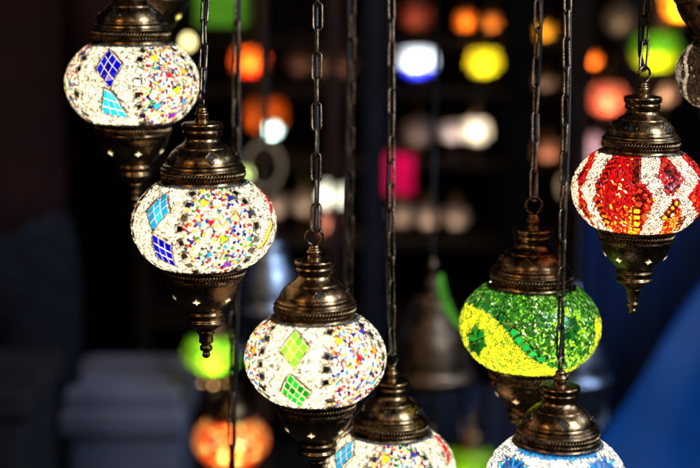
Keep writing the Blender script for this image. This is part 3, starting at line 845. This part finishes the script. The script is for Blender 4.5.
# square lanterns (pink and green glass)
def square_lantern(x, y, wpx, hpx, d, col, st, label):
    root = empty('square_lantern', at(x, y, d)); tag(root, label, 'lantern')
    W_ = wpx/F*d; H = hpx/F*d
    m = MB(); m.box((0, 0, 0), (W_, W_*.8, H), W_*.04); m.build('glass', emit('lantern_glass', col, st, .25, 25), root)
    for sx in (-1, 1):
        for sy in (-1, 1):
            m = MB(); m.box((sx*W_*.5, sy*W_*.4, 0), (W_*.05, W_*.05, H*1.04)); m.build('corner_bar', DOME, root)
    m = MB(); m.box((0, 0, H*.5+.006), (W_*1.1, W_*.9, .012), .003); m.box((0, 0, H*.5+.02), (W_*.5, W_*.4, .018), .004); m.build('lid', DOME, root)
    m = MB(); m.box((0, 0, -H*.5-.005), (W_*1.06, W_*.88, .01), .002); m.build('base', DOME, root)
square_lantern(397, 172, 33, 40, 4.0, (.80, .004, .085), .8, 'square crimson glass lantern behind a chain')
square_lantern(222, 2, 50, 44, 3.8, (.09, .30, .015), .8, 'square dark green glass lantern at the top edge')

# hoop
m = MB(); pts = [(.039*math.cos(2*PI*k/48), 0, .050*math.sin(2*PI*k/48)) for k in range(48)]
m.sweep(pts, .0038, 10, True)
o = m.build('metal_hoop', pbr('pale_hoop', (.9, .75, .48), .4, 0, .05)); o.location = at(264, 166, 3.3); tag(o, 'pale metal hoop hanging behind the lamp with the red streak', 'hoop')

# curved streak of green glow, put in as an emissive tube
m = MB()
c0 = at(0, 0, 1); P = [at(x, y, 1.9) for x, y in ((441, 274), (441.5, 286), (444, 298), (449, 310), (456, 321), (464, 330))]
base = P[0].copy(); m.sweep([tuple(p-base) for p in P], [.003, .0055, .006, .006, .005, .003], 10)
o = m.build('green_streak', emit('green_streak_glow', (.10, .42, .04), .55, .3, 40)); o.location = base; tag(o, 'curved streak of green glow left of the green and yellow lamp', 'glow streak')

# ------------------------------------------------------------------ big dull metal dome lanterns
def dome_lantern(x, y, rpx, d, label, mat, bodymat):
    """x, y = pixel of the flange; hangs on a thin cord"""
    root = empty('dome_lantern', at(x, y, d)); tag(root, label, 'lantern', 'large metal dome lanterns behind the mosaic lamps')
    u = rpx/45.0/F*d; sc = lambda P: [(r*u, h*u) for r, h in P]
    m = MB(); m.lathe(sc(smooth_prof([(45, -8), (47, -4), (46, 0), (43, 3), (41, 8), (40, 16), (37.5, 28), (34, 40), (28, 52), (24, 62), (22, 72), (20, 77), (13, 80), (9, 82)])), 64); m.build('dome', mat, root)
    m = MB(); m.lathe(sc(smooth_prof([(9, 82), (8, 86), (10, 90), (9, 94), (5, 98), (4, 106), (5.5, 110), (4, 114), (2, 118), (.2, 120)])), 32); m.build('finial', mat, root)
    m = MB(); m.lathe(sc(smooth_prof([(38, -8), (40, -14), (40, -40), (37, -62), (30, -72), (14, -80), (.2, -82)])), 48); m.build('body', bodymat, root)
    for k in range(8):
        m = MB(); a_ = 2*PI*k/8; m.sweep([(41*u*math.cos(a_), 41*u*math.sin(a_), -8*u), (41*u*math.cos(a_), 41*u*math.sin(a_), -60*u)], 1.2*u, 6); m.build('rib', mat, root)
    m = MB(); m.sweep([(0, 0, 119*u), (0, 0, 119*u+.5)], .0018, 6); m.build('hanging_cord', CORD, root)
DARKG = pbr('dark_lantern_glass', (.012, .014, .022), .3)
SILV = metal_mat('dull_silver', (.12, .14, .18), (.42, .48, .6), .28, .45, .2, 80)
dome_lantern(431, 372, 44, 2.1, 'brown cone topped lantern between the middle lamps and the green lamp', DOME, DARKG)
dome_lantern(574, 376, 36, 2.2, 'silvery dome lantern behind the green and yellow lamp', SILV, DARKG)
dome_lantern(268, 304, 38, 2.2, 'silvery dome lantern left of the middle front lamp cap', SILV, DARKG)

# ================================================================== THE SHOP
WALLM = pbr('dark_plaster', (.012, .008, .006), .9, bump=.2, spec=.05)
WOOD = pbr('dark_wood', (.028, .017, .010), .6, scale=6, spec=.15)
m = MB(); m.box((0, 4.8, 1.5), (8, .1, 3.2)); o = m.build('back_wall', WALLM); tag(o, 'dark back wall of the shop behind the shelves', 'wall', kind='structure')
m = MB(); m.box((0, 2.4, -.05), (9, 6.5, .1)); o = m.build('floor', pbr('dark_floor', (.03, .028, .03), .6)); tag(o, 'dark shop floor', 'floor', kind='structure')
def zat(y, d): return at(350, y, d).z
def xat(x, d): return at(x, 100, d).x
D = 4.15
sh = empty('display_shelf', (0, D, 0)); tag(sh, 'tall dark wooden shelf unit carrying the rows of blurred lamps', 'shelf')
x0, x1 = -.55, .58
for (yy) in (40, 88, 158, 238, 320, 410):
    z = at(350, yy, D).z
    m = MB(); m.box(((x0+x1)/2, 0, z), (x1-x0, .34, .022), .003); m.build('board', WOOD, sh)
for x in (x0-.012, x1+.012):
    m = MB(); m.box((x, 0, .95), (.024, .36, 1.9), .003); m.build('side_panel', WOOD, sh)
def post(px_, d, wpx, mat, label, lean=0.0):
    X = at(px_, 100, d); wd = wpx/F*d
    m = MB(); m.box((0, 0, 1.3), (wd, wd, 2.6), wd*.08)
    m.box((0, 0, .03), (wd*1.5, wd*1.5, .06), .004)
    o = m.build('post', mat, None, (X.x, X.y, 0)); tag(o, label, 'post')
    o.rotation_euler = (0, lean, 0)
post(375, 3.4, 21, pbr('blue_grey_paint', (.022, .026, .045), .5, spec=.04), 'blurred blue grey post behind the chain in front of the pink square')
post(519, 3.0, 26, pbr('black_paint', (.004, .0035, .004), .8, spec=.04), 'black post left of the chain of the green lamp')
post(262, 4.0-.25, 9, pbr('brown_paint', (.10, .06, .04), .6, spec=.04), 'thin brown post behind the orange red lamp')
post(334, 3.75, 12, pbr('red_brown_paint', (.07, .04, .035), .6, spec=.04), 'red brown post right of the middle chain')
post(578, 3.75, 22, pbr('brown_paint2', (.035, .022, .018), .6, spec=.04), 'brown post left of the blurred orange lamp')
post(632, 4.3, 40, pbr('taupe_paint', (.05, .032, .026), .7, spec=.04), 'broad taupe post behind the green yellow lamp')

# blue cloths on the right
def quad_cloth(name, pts, mat, label, cat, nu=40, nv=40, amp=.01, fr=7):
    A, B, C_, E = [at(*p) for p in pts]; m = MB(); vs = []; fs = []
    base = (A+B+C_+E)/4
    nrm = (B-A).cross(E-A).normalized()
    for j in range(nv+1):
        for i in range(nu+1):
            u, v = i/nu, j/nv
            p = (A*(1-u)+B*u)*(1-v)+(E*(1-u)+C_*u)*v
            p = p+nrm*(amp*math.sin(u*fr*2*PI+math.sin(v*3))*.6+amp*.4*math.sin(v*9+u*4))
            vs.append(p-base)
    for j in range(nv):
        for i in range(nu): q = j*(nu+1)+i; fs.append((q, q+1, q+nu+2, q+nu+1))
    m.add(vs, fs, True); o = m.build(name, mat, None, base); tag(o, label, cat)
    return o
quad_cloth('tarpaulin', [(712, 270, 3.2), (900, 40, 3.4), (900, 640, 3.2), (565, 500, 3.1)], pbr('bright_blue_tarp', (.003, .15, .62), .5, var=.3, scale=5, bump=.3), 'bright blue tarpaulin sloping up at the lower right corner', 'tarpaulin', amp=.014, fr=3)
quad_cloth('curtain', [(585, 195, 3.7), (800, 195, 3.7), (800, 620, 3.6), (585, 620, 3.6)], pbr('navy_cloth', (.004, .04, .2), .8, var=.3, scale=4), 'navy blue curtain behind the tarpaulin', 'curtain', amp=.018, fr=5)
quad_cloth('cloth', [(452, 385, 3.0), (520, 385, 3.0), (520, 600, 3.0), (452, 600, 3.0)], pbr('dark_blue_cloth', (.012, .02, .05), .8), 'dark blue cloth hanging between the lower lamps', 'cloth', amp=.012, fr=3)

# boxes at the lower left
def storage_box(c, sz, mat, label, lid=True):
    root = empty('storage_box', (c[0], c[1], c[2])); tag(root, label, 'box')
    m = MB()
    x, y, z = sz
    m.box((0, 0, z*.5-.02), (x, y, z-.04), .018); 
    for k in range(6): m.box((-x*.4+k*x*.16, -y/2-.002, z*.42), (.012, .008, z*.6), .002)
    m.build('body', mat, root)
    if lid:
        m = MB(); m.box((0, 0, z-.03), (x+.03, y+.03, .05), .014); m.box((0, 0, z-.002), (x*.86, y*.8, .014), .005); m.build('lid', mat, root)
WP = pbr('white_plastic', (.17, .18, .25), .45, var=.1)
pt = at(121, 386, 2.75)
hb = at(121, 409, 2.75).z
storage_box((pt.x, pt.y+.12, hb), (.19, .22, pt.z-hb), WP, 'white plastic box on top of the taller white box at the lower left')
storage_box((pt.x, pt.y+.12, 0.0), (.205, .235, hb-.001), WP, 'tall white plastic box at the lower left, under a smaller one')
pt = at(-5, 382, 2.4)
storage_box((pt.x, pt.y+.1, 0.0), (.10, .25, pt.z), pbr('charcoal_plastic', (.02, .02, .026), .7, spec=.1), 'charcoal box at the left edge beside the standing person')

# ------------------------------------------------------------------ standing person (left edge, seen from behind)
def skin(name, verts, edges, radii, mat, parent, sub=2):
    me = bpy.data.meshes.new(name); me.from_pydata(verts, edges, []); o = bpy.data.objects.new(name, me); COL.objects.link(o); o.parent = parent
    o.modifiers.new('skin', 'SKIN')
    for i, r in enumerate(radii):
        r = r if isinstance(r, tuple) else (r, r)
        me.skin_vertices[0].data[i].radius = r
    me.skin_vertices[0].data[0].use_root = True
    o.modifiers['skin'].use_smooth_shade = True
    s_ = o.modifiers.new('sub', 'SUBSURF'); s_.levels = sub; s_.render_levels = sub
    me.materials.append(mat); return o
pp = at(28, 300, 2.75)
per = empty('person', (pp.x-.09, pp.y, 0)); tag(per, 'person in a dark brown jacket and blue jeans standing at the left edge', 'person')
SK = pbr('skin', (.42, .25, .18), .6, var=.08); JK = pbr('dark_brown_jacket', (.020, .007, .006), .8, bump=.3, spec=.05); JE = pbr('blue_jeans', (.013, .014, .020), .85, var=.3, scale=40, spec=.05)
hp = .93
bv = [(0, 0, hp), (0, 0, 1.10), (0, .01, 1.28), (0, .01, 1.42), (0, 0, 1.50), (0, -.01, 1.60), (0, -.01, 1.72)]
be = [(0, 1), (1, 2), (2, 3), (3, 4), (4, 5), (5, 6)]; br = [(.08, .06), (.12, .085), (.14, .095), (.11, .08), (.055, .055), (.075, .09), (.06, .075)]
for sx in (-1, 1):
    n = len(bv)
    bv += [(sx*.09, 0, .80), (sx*.10, -.01, .50), (sx*.10, .02, .10), (sx*.11, -.12, .04)]; be += [(0, n), (n, n+1), (n+1, n+2), (n+2, n+3)]; br += [.05, .048, .040, .035]
    n = len(bv)
    bv += [(sx*.18, 0, 1.42), (sx*.23, 0, 1.14), (sx*.17, .19, .98+.06), (sx*.12, .25, 1.03)]; be += [(3, n), (n, n+1), (n+1, n+2), (n+2, n+3)]; br += [.06, .048, .034, .028]
    for f in range(5):
        m_ = len(bv); fx = (f-2)*.018
        if f == 0: q = [(sx*.13, .29, 1.06), (sx*.10, .31, 1.07)]
        else: q = [(sx*(.09+0), .27, 1.05-.018*f), (sx*.05, .275, 1.045-.018*f), (sx*(.02), .262, 1.04-.018*f)]
        bv += q; be += [(n+3, m_)]+[(m_+i, m_+i+1) for i in range(len(q)-1)]; br += [.010]*len(q)
skin('body', bv, be, br, SK, per)
jv = [(0, 0, .80), (0, 0, 0.98), (0, 0, 1.12), (0, .01, 1.30), (0, .01, 1.43), (0, 0, 1.49)]; je = [(i, i+1) for i in range(5)]; jr = [(.185, .14), (.18, .14), (.175, .13), (.195, .14), (.14, .105), (.08, .08)]
for sx in (-1, 1):
    n = len(jv); jv += [(sx*.19, 0, 1.42), (sx*.25, 0, 1.14), (sx*.185, .17, 1.05)]; je += [(4, n), (n, n+1), (n+1, n+2)]; jr += [.085, .07, .055]
skin('jacket', jv, je, jr, JK, per)
qv = [(0, 0, 1.0), (0, 0, .88)]; qe = [(0, 1)]; qr = [(.165, .13), (.17, .135)]
for sx in (-1, 1):
    n = len(qv); qv += [(sx*.10, 0, .76), (sx*.10, -.01, .50), (sx*.10, .02, .10)]; qe += [(1, n), (n, n+1), (n+1, n+2)]; qr += [.105, .078, .062]
skin('jeans', qv, qe, qr, JE, per)
skin('hair', [(0, -.02, 1.66), (0, -.025, 1.74), (0, .02, 1.775)], [(0, 1), (1, 2)], [(.078, .085), (.075, .09), (.05, .06)], pbr('dark_hair', (.02, .015, .01), .7), per)
for sx in (-1, 1):
    skin('shoe', [(sx*.10, -.05, .05), (sx*.11, .06, .045), (sx*.115, .16, .035)], [(0, 1), (1, 2)], [(.05, .05), (.048, .042), (.04, .03)], pbr('shoe_leather', (.02, .018, .016), .5), per)
per.rotation_euler = (0, 0, .25)

# ================================================================== LIGHTS
def area(name, loc, target, size, power, col, size_y=None, spread=None):
    ld = bpy.data.lights.new(name, 'AREA'); ld.size = size; ld.energy = power; ld.color = col
    if size_y: ld.shape = 'RECTANGLE'; ld.size_y = size_y
    o = bpy.data.objects.new(name, ld); COL.objects.link(o); o.location = loc
    if spread: ld.spread = spread
    o.rotation_euler = (Vector(target)-Vector(loc)).to_track_quat('-Z', 'Y').to_euler(); return o
area('cool_daylight', (1.3, 0.35, 2.2), (0, 1.25, 1.1), .4, 9.5, (.62, .78, 1.0), .9, math.radians(75))
area('warm_shop_light', (-0.9, 0.25, 1.85), (0, 1.25, 1.05), .22, 3.4, (1.0, .62, .25))
area('warm_front_light', (0.12, -0.1, 2.05), (0.1, 1.25, 1.05), .2, 2.1, (1.0, .80, .52))
area('back_daylight', (1.8, 1.6, 2.2), (1.0, 2.8, .6), .8, 17, (.5, .68, 1.0))
area('left_fill', (-1.6, 1.2, 2.0), (-.9, 2.7, .6), .6, .55, (.62, .68, 1.0))
area('shop_warmth', (-.1, 2.2, 2.2), (.1, 4.2, .9), .5, 5, (1.0, .7, .45))
